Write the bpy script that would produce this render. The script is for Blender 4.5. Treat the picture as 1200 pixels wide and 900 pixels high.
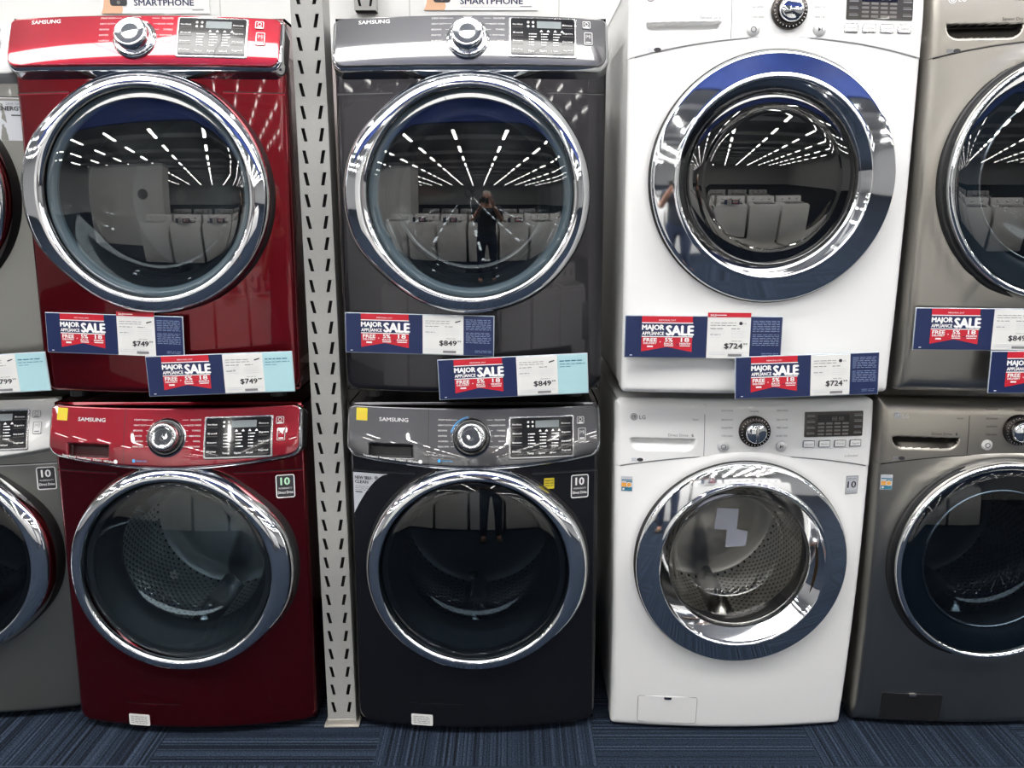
import bpy, bmesh, math, random
from mathutils import Vector, Matrix, Euler
random.seed(7)
S = bpy.context.scene
for o in list(bpy.data.objects):
    bpy.data.objects.remove(o)
PI = math.pi
# ------------------------------------------------------------------ camera, world, exposure
CAMY, CAMZ, PITCH, FPX = -2.33, 1.465, math.radians(10.7), 1050.0
cd = bpy.data.cameras.new('camera'); cam = bpy.data.objects.new('camera', cd)
S.collection.objects.link(cam)
cam.location = (0, CAMY, CAMZ); cam.rotation_euler = (PI/2 - PITCH, 0, 0)
cd.sensor_width = 36; cd.lens = FPX/1200*36; cd.clip_start = 0.005
S.camera = cam
w = bpy.data.worlds.new('world'); S.world = w; w.use_nodes = True
w.node_tree.nodes['Background'].inputs[0].default_value = (.8, .85, .95, 1)
w.node_tree.nodes['Background'].inputs[1].default_value = 0.25
S.view_settings.view_transform = 'Standard'; S.view_settings.look = 'None'
S.view_settings.gamma = 1; S.view_settings.use_curve_mapping = False
S.view_settings.exposure = -0.08
LIGHT = 36.0
PANELL = 9.5
try:
    S.cycles.use_denoising = True
    S.cycles.max_bounces = 8; S.cycles.transparent_max_bounces = 12
    S.cycles.caustics_reflective = False; S.cycles.caustics_refractive = False
    S.cycles.sample_clamp_indirect = 6
except Exception: pass

def at(u, v, Y):                       # pixel of the 1200x900 photograph -> point on the plane y = Y
    x, y = (u-600)/FPX, (v-450)/FPX
    c, s = math.cos(PITCH), math.sin(PITCH)
    t = (Y-CAMY)/(c-y*s)
    return Vector((x*t, Y, CAMZ-t*(s+y*c)))

# ------------------------------------------------------------------ materials
def nodes(name):
    m = bpy.data.materials.new(name); m.use_nodes = True
    nt = m.node_tree; return m, nt, nt.nodes['Principled BSDF'], nt.nodes['Material Output']
def mat(name, col, rough=.5, metal=0., coat=0., coat_rough=.03, spec=.5, bump=None, vary=0., emit=None, aniso=0., coat_ior=0.):
    m, nt, b, out = nodes(name)
    b.inputs['Base Color'].default_value = (*col, 1)
    b.inputs['Roughness'].default_value = rough
    b.inputs['Metallic'].default_value = metal
    b.inputs['Coat Weight'].default_value = coat
    b.inputs['Coat Roughness'].default_value = coat_rough
    b.inputs['Specular IOR Level'].default_value = spec
    if coat_ior: b.inputs['Coat IOR'].default_value = coat_ior
    if aniso: b.inputs['Anisotropic'].default_value = aniso
    tc = nt.nodes.new('ShaderNodeTexCoord')
    nz = nt.nodes.new('ShaderNodeTexNoise'); nz.inputs['Scale'].default_value = (bump[0] if bump else 40)
    mp = nt.nodes.new('ShaderNodeMapping')
    if bump and len(bump) > 2: mp.inputs['Scale'].default_value = bump[2]
    nt.links.new(tc.outputs['Object'], mp.inputs[0]); nt.links.new(mp.outputs[0], nz.inputs['Vector'])
    if vary:
        mx = nt.nodes.new('ShaderNodeMix'); mx.data_type = 'RGBA'
        mx.inputs['A'].default_value = (*[c*(1-vary) for c in col], 1); mx.inputs['B'].default_value = (*[min(1, c*(1+vary)) for c in col], 1)
        nt.links.new(nz.outputs['Fac'], mx.inputs['Factor']); nt.links.new(mx.outputs['Result'], b.inputs['Base Color'])
    if bump:
        bp = nt.nodes.new('ShaderNodeBump'); bp.inputs['Strength'].default_value = bump[1]; bp.inputs['Distance'].default_value = .002
        nt.links.new(nz.outputs['Fac'], bp.inputs['Height']); nt.links.new(bp.outputs[0], b.inputs['Normal'])
    if emit:
        b.inputs['Emission Color'].default_value = (*emit[0], 1); b.inputs['Emission Strength'].default_value = emit[1]
    return m
def glass(name, tint, base=.03, gain=1.6, rough=.0):
    m, nt, b, out = nodes(name); nt.nodes.remove(b)
    tr = nt.nodes.new('ShaderNodeBsdfTransparent'); tr.inputs[0].default_value = (*tint, 1)
    gl = nt.nodes.new('ShaderNodeBsdfGlossy'); gl.inputs['Roughness'].default_value = rough
    ge = nt.nodes.new('ShaderNodeNewGeometry'); dt = nt.nodes.new('ShaderNodeVectorMath'); dt.operation = 'DOT_PRODUCT'
    nt.links.new(ge.outputs['Incoming'], dt.inputs[0]); nt.links.new(ge.outputs['Normal'], dt.inputs[1])
    def M(op, a, v=None, v2=None):
        n = nt.nodes.new('ShaderNodeMath'); n.operation = op; nt.links.new(a, n.inputs[0])
        if v is not None: n.inputs[1].default_value = v
        if v2 is not None: n.inputs[2].default_value = v2
        return n.outputs[0]
    sch = M('MULTIPLY_ADD', M('POWER', M('MULTIPLY_ADD', M('ABSOLUTE', dt.outputs['Value']), -1, 1), 5), .96, .04)
    ma = nt.nodes.new('ShaderNodeMath'); ma.operation = 'MULTIPLY_ADD'; ma.use_clamp = True
    ma.inputs[1].default_value = gain; ma.inputs[2].default_value = base
    mx = nt.nodes.new('ShaderNodeMixShader')
    nt.links.new(sch, ma.inputs[0]); nt.links.new(ma.outputs[0], mx.inputs[0])
    nt.links.new(tr.outputs[0], mx.inputs[1]); nt.links.new(gl.outputs[0], mx.inputs[2])
    nt.links.new(mx.outputs[0], out.inputs[0]); return m

PAINT = dict(
    red=mat('red_metallic_paint', (.155, .003, .009), .27, .9, .7, bump=(900, .02)),
    onyx=mat('onyx_metallic_paint', (.044, .042, .048), .27, .9, .7, bump=(900, .02)),
    white=mat('white_enamel', (.82, .82, .81), .35, 0, .6, bump=(500, .01)),
    steel=mat('brushed_stainless', (.42, .40, .36), .30, 1, 0, bump=(300, .05, (30, 30, .6))),
    grey=mat('platinum_grey_paint', (.27, .27, .25), .34, .9, .3, bump=(300, .03, (1, 1, 20))))
CTRL = dict(PAINT, red=mat('red_control_gloss', (.30, .007, .020), .3, .75, 1, .02, coat_ior=1.9), onyx=mat('onyx_control_gloss', (.11, .11, .118), .3, .88, 1, .02, coat_ior=1.9),
            grey=mat('silver_plastic', (.72, .72, .71), .3, .1, .5), steel=mat('champagne_satin', (.40, .375, .33), .34, .9, .1))
CHROME = mat('chrome', (.82, .83, .85), .05, 1, bump=(3, .01))
SATIN = mat('satin_metal', (.62, .62, .62), .22, 1)
SILVERTXT = mat('silver_lettering', (.75, .75, .75), .3, .8)
BLACK = mat('black_plastic', (.012, .012, .013), .4)
GLOSSBLACK = mat('black_gloss', (.008, .008, .01), .12, 0, .8)
DARKGREY = mat('dark_grey_plastic', (.06, .06, .06), .4)
BROWNDISP = mat('smoked_display', (.045, .04, .035), .2, 0, .5)
LCD = mat('lcd_screen', (.22, .25, .26), .25)
KEYGREY = mat('key_grey', (.16, .15, .14), .35)
WHITE = mat('white_print', (.85, .85, .84), .5)
TXTGREY = mat('grey_print', (.20, .20, .21), .5)
TXTDARK = mat('dark_print', (.03, .03, .035), .5)
NAVY = mat('navy_print', (.007, .017, .075), .35)
REDP = mat('red_print', (.50, .010, .025), .4)
CARD = mat('white_card', (.70, .70, .68), .5)
CYAN = mat('pale_cyan_card', (.38, .60, .64), .5)
YELLOW = mat('yellow_paper', (.62, .50, .02), .5)
ORANGE = mat('orange_print', (.80, .36, .06), .5)
TEAL = mat('teal_print', (.03, .16, .25), .5)
MINT = mat('mint_print', (.55, .9, .62), .5)
LIGHTBLUE = mat('blue_print', (.05, .35, .75), .5)
SILVERSTK = mat('silver_sticker', (.58, .60, .64), .35, .2)
GASKET = mat('gasket_rubber', (.032, .034, .038), .45)
ACRYL = mat('clear_acrylic_edge', (.45, .5, .55), .1, 0, .5)
POSTM = mat('grey_post_paint', (.34, .34, .325), .45, .1, bump=(150, .05), vary=.06)
POST_SHADE = mat('post_inside_shade', (.02, .02, .02), .8)  # shade inside the channel put into the colour, so the slots look black
REDPOCK = mat('red_pocket', (.035, .003, .005), .4)
POCKET_REFL = mat('pocket_dark_reflection', (.05, .046, .04), .35, .9)  # dark reflection in the steel machines' slot recess, put into the colour
EDGE = mat('thick_glass_edge', (.46, .55, .60), .15, 0, .6)
G_DRY = glass('dryer_door_glass', (.46, .50, .52), .04, 2.2)
G_WASH = glass('washer_door_glass', (.50, .57, .61), .015, 1.2)
G_WASHD = glass('dark_washer_door_glass', (.29, .34, .38), .015, 1.2)
G_LGD = glass('smoked_door_glass', (.26, .25, .22), .07, 2.2)
G_BOWL = glass('clear_bowl_glass', (.74, .73, .70), .05, 1.6)
G_BOWLD = glass('dark_bowl_glass', (.75, .79, .80), .03, 1.2)

def drum_mat(zc, dark):
    m, nt, b, out = nodes('perforated_drum_steel')
    b.inputs['Metallic'].default_value = 1; b.inputs['Roughness'].default_value = .3
    tc = nt.nodes.new('ShaderNodeTexCoord'); sx = nt.nodes.new('ShaderNodeSeparateXYZ')
    nt.links.new(tc.outputs['Object'], sx.inputs[0])
    def M(op, a, b_=None):
        n = nt.nodes.new('ShaderNodeMath'); n.operation = op
        for i, q in enumerate((a, b_)):
            if q is None: continue
            if isinstance(q, (int, float)): n.inputs[i].default_value = q
            else: nt.links.new(q, n.inputs[i])
        return n.outputs[0]
    ang = M('ARCTAN2', sx.outputs['X'], M('SUBTRACT', sx.outputs['Z'], zc))
    a = M('SINE', M('MULTIPLY', ang, 60)); c = M('SINE', M('MULTIPLY', sx.outputs['Y'], 240))
    h = M('MULTIPLY', a, c)
    cr = nt.nodes.new('ShaderNodeMapRange'); cr.inputs['From Min'].default_value = .55; cr.inputs['From Max'].default_value = .75
    nt.links.new(h, cr.inputs['Value'])
    mx = nt.nodes.new('ShaderNodeMix'); mx.data_type = 'RGBA'
    mx.inputs['A'].default_value = (dark, dark, dark*.96, 1); mx.inputs['B'].default_value = (.02, .02, .02, 1)
    nt.links.new(cr.outputs[0], mx.inputs['Factor']); nt.links.new(mx.outputs['Result'], b.inputs['Base Color'])
    bp = nt.nodes.new('ShaderNodeBump'); bp.inputs['Strength'].default_value = .5; bp.inputs['Distance'].default_value = .0025
    nt.links.new(h, bp.inputs['Height']); nt.links.new(bp.outputs[0], b.inputs['Normal'])
    return m

# ------------------------------------------------------------------ mesh builder
_glyph = {}
def glyphs(s, bold):
    k = (s, bold)
    if k not in _glyph:
        cu = bpy.data.curves.new('t', 'FONT'); cu.body = s; cu.size = 1; cu.resolution_u = 2; cu.offset = bold
        ob = bpy.data.objects.new('t', cu); S.collection.objects.link(ob)
        dg = bpy.context.evaluated_depsgraph_get(); e = ob.evaluated_get(dg); me = e.to_mesh()
        V = [(v.co.x, v.co.y) for v in me.vertices]; F = [tuple(p.vertices) for p in me.polygons]
        e.to_mesh_clear(); bpy.data.objects.remove(ob); bpy.data.curves.remove(cu)
        _glyph[k] = (V, F)
    return _glyph[k]
def rrect(cx, cz, w, h, r, n=6):
    r = min(r, w/2-1e-5, h/2-1e-5); P = []
    for (sx, sz, a0) in ((1, 1, 0), (-1, 1, PI/2), (-1, -1, PI), (1, -1, 3*PI/2)):
        for i in range(n+1):
            a = a0 + PI/2*i/n
            P.append((cx+sx*(w/2-r)+r*math.cos(a), cz+sz*(h/2-r)+r*math.sin(a)))
    return P
def circ(cx, cz, r, n=32): return [(cx+r*math.cos(2*PI*i/n), cz+r*math.sin(2*PI*i/n)) for i in range(n)]
def inset(P, d):
    n = len(P); out = []
    for i in range(n):
        a, b, c = Vector(P[i-1]), Vector(P[i]), Vector(P[(i+1) % n])
        e1, e2 = (b-a), (c-b)
        if e1.length < 1e-9 or e2.length < 1e-9: out.append(P[i]); continue
        n1 = Vector((-e1.y, e1.x)).normalized(); n2 = Vector((-e2.y, e2.x)).normalized()
        m = n1+n2; m = m/ max(.3, m.dot(n1)) if m.length > 1e-6 else n1
        out.append((b.x+m.x*d, b.y+m.y*d))
    return out
class MB:
    def __init__(s, mp=None): s.v = []; s.f = []; s.mi = []; s.sm = []; s.mats = []; s.map = mp
    def mid(s, m):
        if m not in s.mats: s.mats.append(m)
        return s.mats.index(m)
    def add(s, V, F, m, smooth=False):
        k = len(s.v); i = s.mid(m) if not isinstance(m, list) else None
        s.v += [tuple(s.map(*p)) for p in V] if s.map else [tuple(p) for p in V]
        for j, f in enumerate(F):
            s.f.append([q+k for q in f]); s.mi.append(i if i is not None else s.mid(m[j])); s.sm.append(smooth)
        return s
    def box(s, x0, x1, y0, y1, z0, z1, m, bev=0., seg=2):
        bm = bmesh.new(); bmesh.ops.create_cube(bm, size=1)
        for v in bm.verts: v.co = ((x0+x1)/2+v.co.x*(x1-x0), (y0+y1)/2+v.co.y*(y1-y0), (z0+z1)/2+v.co.z*(z1-z0))
        if bev: bmesh.ops.bevel(bm, geom=list(bm.edges), offset=bev, segments=seg, affect='EDGES', profile=.5)
        bm.verts.index_update()
        s.add([v.co[:] for v in bm.verts], [[v.index for v in f.verts] for f in bm.faces], m, bool(bev)); bm.free(); return s
    def prism(s, P, y0, y1, m, bev=0., hole=None):       # outline in x,z ; front at y0 (< y1)
        n = len(P)
        if bev:
            Q = inset(P, bev); V = [(x, y1, z) for x, z in P]+[(x, y0+bev, z) for x, z in P]+[(x, y0, z) for x, z in Q]
            F = [[i, (i+1) % n, n+(i+1) % n, n+i] for i in range(n)]+[[n+i, n+(i+1) % n, 2*n+(i+1) % n, 2*n+i] for i in range(n)]+[list(range(2*n, 3*n))]
        else:
            V = [(x, y1, z) for x, z in P]+[(x, y0, z) for x, z in P]
            F = [[i, (i+1) % n, n+(i+1) % n, n+i] for i in range(n)]+[list(range(n, 2*n))]
        return s.add(V, F, m)
    def frame(s, P, d, y0, y1, m):                        # raised outline band of width d
        n = len(P); Q = inset(P, d)
        V = [(x, y1, z) for x, z in P]+[(x, y0, z) for x, z in P]+[(x, y0, z) for x, z in Q]+[(x, y1, z) for x, z in Q]
        F = []
        for a in range(3): F += [[a*n+i, a*n+(i+1) % n, (a+1)*n+(i+1) % n, (a+1)*n+i] for i in range(n)]
        return s.add(V, F, m)
    def bar(s, x0, z0, x1, z1, t, y0, m):                 # thin flat strip between two points, cut in short pieces
        a, b = Vector((x0, z0)), Vector((x1, z1)); L = (b-a).length
        if L < 1e-6: return s
        nn = Vector((-(b-a).y, (b-a).x))/L*t/2; k = max(1, int(L/.03)); V = []; F = []
        for i in range(k+1):
            p = a+(b-a)*i/k; V += [(p.x-nn.x, y0, p.y-nn.y), (p.x+nn.x, y0, p.y+nn.y)]
            if i: F.append([2*i-2, 2*i, 2*i+1, 2*i-1])
        return s.add(V, F, m)
    def lathe(s, prof, cx, cz, m, n=96, rf=None, cap=False, smooth=True):
        V = []; F = []; k = len(prof)
        for i in range(n):
            a = 2*PI*i/n; d = rf(a) if rf else 0
            for (r, y) in prof:
                q = r+(d if not isinstance(d, tuple) else 0)
                if rf: q = r+d*max(0, min(1, (r-.255)/.05))
                V.append((cx+q*math.cos(a), y, cz+q*math.sin(a)))
        for i in range(n):
            j = (i+1) % n
            for t in range(k-1): F.append([i*k+t, j*k+t, j*k+t+1, i*k+t+1])
        if cap: F.append([i*k+k-1 for i in range(n)])
        return s.add(V, F, m, smooth)
    def text(s, st, x, z, h, m, w=None, al='C', bold=0., y0=-.0008, slant=0., rise=None):
        V, F = glyphs(st, 0)
        if not V: return s
        sc = h/.73; x0 = min(p[0] for p in V); x1 = max(p[0] for p in V)
        sx = sc if w is None else w/max(1e-6, (x1-x0)); W = (x1-x0)*sx
        ox = {'L': x, 'C': x-W/2, 'R': x-W}[al]
        out = []
        for p in V:
            xx = ox+(p[0]-x0)*sx; zz = p[1]*sc
            zz0 = z+(rise(xx) if rise else 0)
            out.append((xx+zz*slant, y0, zz0+zz))
        k = bold*sc*1.1
        for j, (dx, dz) in enumerate(((0, 0),) if not bold else ((-k, 0), (k, 0), (0, k*.7), (0, -k*.7))):
            s.add([(p[0]+dx, p[1]-j*.00004, p[2]+dz) for p in out], F, m)
        return s
    def lines(s, x0, x1, z1, n, dz, t, m, y0=-.0008):     # illegible small print as thin broken rules
        for i in range(n):
            x = x0
            while x < x1-.002:
                L = random.uniform(.006, .016); e = min(x1, x+L)
                s.bar(x, z1-i*dz, e, z1-i*dz, t, y0, m); x = e+.0025
            
        return s
    def cpanel(s, x0, x1, zlo, zhi, yf, er, depth, m, nx=60, nz=24, rc=0.0, rc2=None, pick=None, zdense=True):
        rc2 = rc if rc2 is None else rc2
        xs = set(x0+(x1-x0)*i/nx for i in range(nx+1))
        for q in (0, .02, .06, .12, .2, .32, .46, .62, .8, 1):
            R = max(rc, rc2, er, .004); xs.add(x0+R*q); xs.add(x1-R*q)
        xs = sorted(xs)
        fl = zlo if callable(zlo) else (lambda x: zlo); fh = zhi if callable(zhi) else (lambda x: zhi)
        def cut(x, r):
            d = min(x-x0, x1-x)
            return 0 if d >= r else r-math.sqrt(max(0, r*r-(r-d)**2))
        ts = sorted(set([i/nz for i in range(nz+1)]+([.002, .006, .012, .02, .03, .97, .98, .988, .994, .998] if zdense else [])))
        V = []; F = []; k = len(ts); ms = []
        for x in xs:
            a, b = fl(x)+cut(x, rc), fh(x)-cut(x, rc2)
            if b <= a: a = b = (a+b)/2
            for t in ts:
                z = a+(b-a)*t; d = max(0, min(x-x0, x1-x, z-a, b-z))
                y = yf(x, z)+(er-math.sqrt(max(0, er*er-(er-d)**2)) if d < er else 0)
                V.append((x, y, z))
        n = len(xs)
        for i in range(n-1):
            for t in range(k-1):
                F.append([i*k+t, (i+1)*k+t, (i+1)*k+t+1, i*k+t+1])
                if pick:
                    cx = (V[i*k+t][0]+V[(i+1)*k+t][0])/2; cz = (V[i*k+t][2]+V[i*k+t+1][2])/2
                    ms.append(pick(cx, cz) or m)
        s.add(V, F, ms if pick else m, True)
        B = [i*k for i in range(n)]+[(n-1)*k+t for t in range(1, k)]+[i*k+k-1 for i in range(n-2, -1, -1)]+[t for t in range(k-2, 0, -1)]
        W = [V[i] for i in B]; q = len(W)
        return s.add(W+[(p[0], p[1]+depth, p[2]) for p in W], [[i, (i+1) % q, q+(i+1) % q, q+i] for i in range(q)], m, False)
    def ppanel(s, x0, x1, z0, z1, r, cx, cz, rh, yf, er, yback, m):     # front sheet with a round opening
        base = rrect((x0+x1)/2, (z0+z1)/2, x1-x0, z1-z0, r, 8); P = []
        for i in range(len(base)):
            a, b = Vector(base[i]), Vector(base[(i+1) % len(base)]); k = max(1, int((b-a).length/.02))
            for j in range(k): P.append(a+(b-a)*j/k)
        hx, hz = (x1-x0)/2, (z1-z0)/2
        def dist(x, z):
            qx, qz = abs(x-(x0+x1)/2)-(hx-r), abs(z-(z0+z1)/2)-(hz-r)
            return -(math.hypot(max(qx, 0), max(qz, 0))+min(max(qx, qz), 0)-r)
        T = [0, .01, .06, .12, .2, .3, .4, .5, .6, .7, .78, .84, .89, .92, .945, .96, .972, .982, .99, .996, 1]
        V = []; F = []; k = len(T)
        for p in P:
            d = Vector((p.x-cx, p.y-cz)).normalized(); q = Vector((cx, cz))+d*rh
            for t in T:
                g = q+(p-q)*t; e = max(0, dist(g.x, g.y)); 
                if t == 1: e = 0
                V.append((g.x, yf(g.x, g.y)+(er-math.sqrt(max(0, er*er-(er-e)**2)) if e < er else 0), g.y))
        n = len(P)
        for i in range(n):
            j = (i+1) % n
            for t in range(k-1): F.append([i*k+t, i*k+t+1, j*k+t+1, j*k+t])
        s.add(V, F, m, True)
        W = [V[i*k+k-1] for i in range(n)]
        return s.add(W+[(p[0], yback, p[2]) for p in W], [[i, (i+1) % n, n+(i+1) % n, n+i] for i in range(n)], m, True)
    def build(s, name, parent=None, label=None):
        me = bpy.data.meshes.new(name); me.from_pydata(s.v, [], s.f)
        for m in s.mats: me.materials.append(m)
        me.polygons.foreach_set('material_index', s.mi); me.polygons.foreach_set('use_smooth', s.sm)
        bm = bmesh.new(); bm.from_mesh(me); bmesh.ops.recalc_face_normals(bm, faces=bm.faces) if False else None
        bm.to_mesh(me); bm.free(); me.update()
        o = bpy.data.objects.new(name, me); S.collection.objects.link(o)
        if parent: o.parent = parent
        if label: o['label'] = label
        return o
def thing(name, label, cat, loc=(0, 0, 0), rot=(0, 0, 0), group=None):
    o = bpy.data.objects.new(name, None); S.collection.objects.link(o)
    o.location = loc; o.rotation_euler = rot; o.empty_display_size = .1
    return tag(o, label, cat, group)
def tag(o, label, cat, group=None):
    o['label'] = label; o['category'] = cat
    if group: o['group'] = group
    return o
def struct(o): o['kind'] = 'structure'; return o

# ------------------------------------------------------------------ setting
def carpet():
    m, nt, b, out = nodes('blue_carpet_tiles')
    b.inputs['Roughness'].default_value = .95; b.inputs['Specular IOR Level'].default_value = .1
    L = nt.links
    tc = nt.nodes.new('ShaderNodeTexCoord'); sx = nt.nodes.new('ShaderNodeSeparateXYZ'); L.new(tc.outputs['Object'], sx.inputs[0])
    def M(op, a, b_=None, c=None):
        n = nt.nodes.new('ShaderNodeMath'); n.operation = op
        for i, q in enumerate((a, b_, c)):
            if q is None: continue
            if isinstance(q, (int, float)): n.inputs[i].default_value = q
            else: L.new(q, n.inputs[i])
        return n.outputs[0]
    T = .61
    ux = M('DIVIDE', M('SUBTRACT', sx.outputs['X'], .232), T); uy = M('DIVIDE', M('ADD', sx.outputs['Y'], .75), T)
    ix, iy = M('FLOOR', ux), M('FLOOR', uy)
    par = M('FLOORED_MODULO', M('ADD', M('ADD', ix, iy), 1), 2)
    def stripes(axis):
        cb = nt.nodes.new('ShaderNodeCombineXYZ'); L.new(axis, cb.inputs[0]); L.new(M('MULTIPLY', ix, 3.7), cb.inputs[1]); L.new(M('MULTIPLY', iy, 5.3), cb.inputs[2])
        n = nt.nodes.new('ShaderNodeTexNoise'); n.inputs['Scale'].default_value = 130; n.inputs['Detail'].default_value = 3
        sc = nt.nodes.new('ShaderNodeVectorMath'); sc.operation = 'MULTIPLY'; sc.inputs[1].default_value = (1, .1, .1); L.new(cb.outputs[0], sc.inputs[0]); L.new(sc.outputs[0], n.inputs['Vector']); return n.outputs['Fac']
    a, c = stripes(sx.outputs['Y']), stripes(sx.outputs['X'])
    mix = nt.nodes.new('ShaderNodeMix'); L.new(par, mix.inputs['Factor']); L.new(a, mix.inputs['A']); L.new(c, mix.inputs['B'])
    cr = nt.nodes.new('ShaderNodeValToRGB'); e = cr.color_ramp.elements
    e[0].position = .34; e[0].color = (.005, .0065, .010, 1); e[1].position = .66; e[1].color = (.034, .048, .075, 1)
    k = cr.color_ramp.elements.new(.5); k.color = (.013, .020, .034, 1)
    L.new(mix.outputs['Result'], cr.inputs[0])
    nz = nt.nodes.new('ShaderNodeTexNoise'); nz.inputs['Scale'].default_value = 230; L.new(tc.outputs['Object'], nz.inputs['Vector'])
    mm = nt.nodes.new('ShaderNodeMix'); mm.data_type = 'RGBA'; mm.blend_type = 'MULTIPLY'; mm.inputs['Factor'].default_value = .8
    mr = nt.nodes.new('ShaderNodeMapRange'); mr.inputs['From Min'].default_value = .3; mr.inputs['From Max'].default_value = .7; mr.inputs['To Min'].default_value = .25; mr.inputs['To Max'].default_value = 1.8
    L.new(nz.outputs['Fac'], mr.inputs['Value']); L.new(cr.outputs[0], mm.inputs['A']); L.new(mr.outputs[0], mm.inputs['B']); L.new(mm.outputs['Result'], b.inputs['Base Color'])
    bp = nt.nodes.new('ShaderNodeBump'); bp.inputs['Strength'].default_value = .4; bp.inputs['Distance'].default_value = .004
    L.new(nz.outputs['Fac'], bp.inputs['Height']); L.new(bp.outputs[0], b.inputs['Normal'])
    return m
WALLY = 0.95
XR, YB, ZC = 16.0, -42.0, 4.9
WALLM = mat('white_wall_paint', (.82, .82, .80), .6, bump=(60, .03))
FARM = mat('store_wall_paint', (.55, .56, .58), .7, vary=.1)
CEILM = mat('ceiling_paint', (.42, .44, .48), .8, vary=.1)
struct(MB().box(-XR, XR, YB, WALLY+.1, -.1, 0, carpet()).build('floor'))
struct(MB().box(-XR, XR, WALLY, WALLY+.1, 0, ZC, WALLM).build('wall_back'))
struct(MB().box(-XR-.1, -XR, YB, WALLY+.1, 0, ZC, FARM).build('wall_left'))
struct(MB().box(XR, XR+.1, YB, WALLY+.1, 0, ZC, FARM).build('wall_right'))
struct(MB().box(-XR, XR, YB-.1, YB, 0, ZC, FARM).build('wall_front'))
struct(MB().box(-XR-.1, XR+.1, YB-.1, WALLY+.1, ZC, ZC+.1, CEILM).build('ceiling'))
for k in range(12):
    y = -2.6-3.2*k
    struct(MB().box(-XR, XR, y-.06, y+.06, 4.62, 4.86, mat('joist_paint', (.6, .62, .64), .6), .01).build('trim_%d' % (k+1)))
SEAM = mat('wall_seam', (.6, .6, .58), .6)
for k, u in enumerate((258, 480, 655)):
    p = at(u, 8, WALLY)
    struct(MB().box(p.x-.002, p.x+.002, WALLY-.002, WALLY, 1.0, 3.2, SEAM).build('trim_%d' % (k+13)))

# ------------------------------------------------------------------ ceiling lights (real strip lamps of the store)
LAMP = mat('lamp_tube', (1, 1, 1), .5, emit=((1, .97, .92), LIGHT))
HOUS = mat('lamp_housing', (.7, .7, .7), .5)
def lamp_proto():
    r = thing('ceiling_light', 'white strip light hanging under the store ceiling, mirrored as a bright dash in the doors', 'light', group='strip lights under the store ceiling')
    MB().box(-.09, .09, -.62, .62, .04, .09, HOUS, .01).build('housing', r)
    MB().box(-.07, .07, -.6, .6, 0, .045, LAMP, .02).build('tube', r)
    for y in (-.4, .4): MB().box(-.006, .006, y-.006, y+.006, .09, .58, HOUS).build('hanger', r)
    return r
lp = lamp_proto(); first = True
for ix in range(12):
    for iy in range(16):
        x = -12.65+2.3*ix; y = .0-2.5*iy
        if first: r = lp; first = False
        else:
            r = lp.copy(); S.collection.objects.link(r)
            for ch in lp.children:
                c = ch.copy(); c.parent = r; S.collection.objects.link(c)
        r.location = (x, y, 4.3)

PANEL = mat('added_panel_diffuser', (1, 1, 1), .5, emit=((1, .98, .95), PANELL))  # added light panels, shaped for the white band on the control panels
def panel_proto():
    r = thing('added_panel_light', 'added white light panel over the aisle, giving the white band in the control panels', 'light', group='added light panels over the aisle')
    mb = MB(lambda x, y, z: (x, z, y)); mb.frame([(-.774, -.68), (.774, -.68), (.774, .68), (-.774, .68)], .006, -.004, .06, HOUS); mb.box(-.774, .774, .055, .065, -.68, .68, HOUS); mb.build('housing', r)
    MB().box(-.767, .767, -.672, .672, .0, .01, PANEL, .003).build('diffuser', r)
    for x in (-.6, .6): MB().box(x-.004, x+.004, -.004, .004, .06, 1.22, HOUS).build('hanger', r)
    return r
pp = panel_proto()
for i in range(7):
    if i == 0: r = pp
    else:
        r = pp.copy(); S.collection.objects.link(r)
        for ch in pp.children:
            c = ch.copy(); c.parent = r; S.collection.objects.link(c)
    r.location = (-4.65+1.55*i, -1.85, 3.68)

# ------------------------------------------------------------------ machines
def cabinet(mp, W, H, D, m, parent, y0=.03):
    mb = MB(mp); t = .004
    x0, x1 = -W/2+.003, W/2-.003
    mb.box(x0, x0+t, y0, D, .02, H-.004, m); mb.box(x1-t, x1, y0, D, .02, H-.004, m)
    mb.box(x0, x1, y0, D, H-.012, H-.004, m); mb.box(x0, x1, D-t, D, .02, H-.004, m); mb.box(x0, x1, y0, D, .02, .026, m)
    o = mb.build('cabinet', parent)
    return o
def feet(mp, W, D, parent):
    for sx in (-1, 1):
        for y in (.09, D-.08):
            mb = MB(mp)
            P = circ(sx*(W/2-.07), y, .022, 16)
            V = [(a, b, 0) for a, b in P]+[(a, b, .024) for a, b in P]
            mb.add(V, [[i, (i+1) % 16, 16+(i+1) % 16, 16+i] for i in range(16)]+[list(range(16)), list(range(16, 32))], BLACK)
            mb.build('foot', parent)
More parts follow.
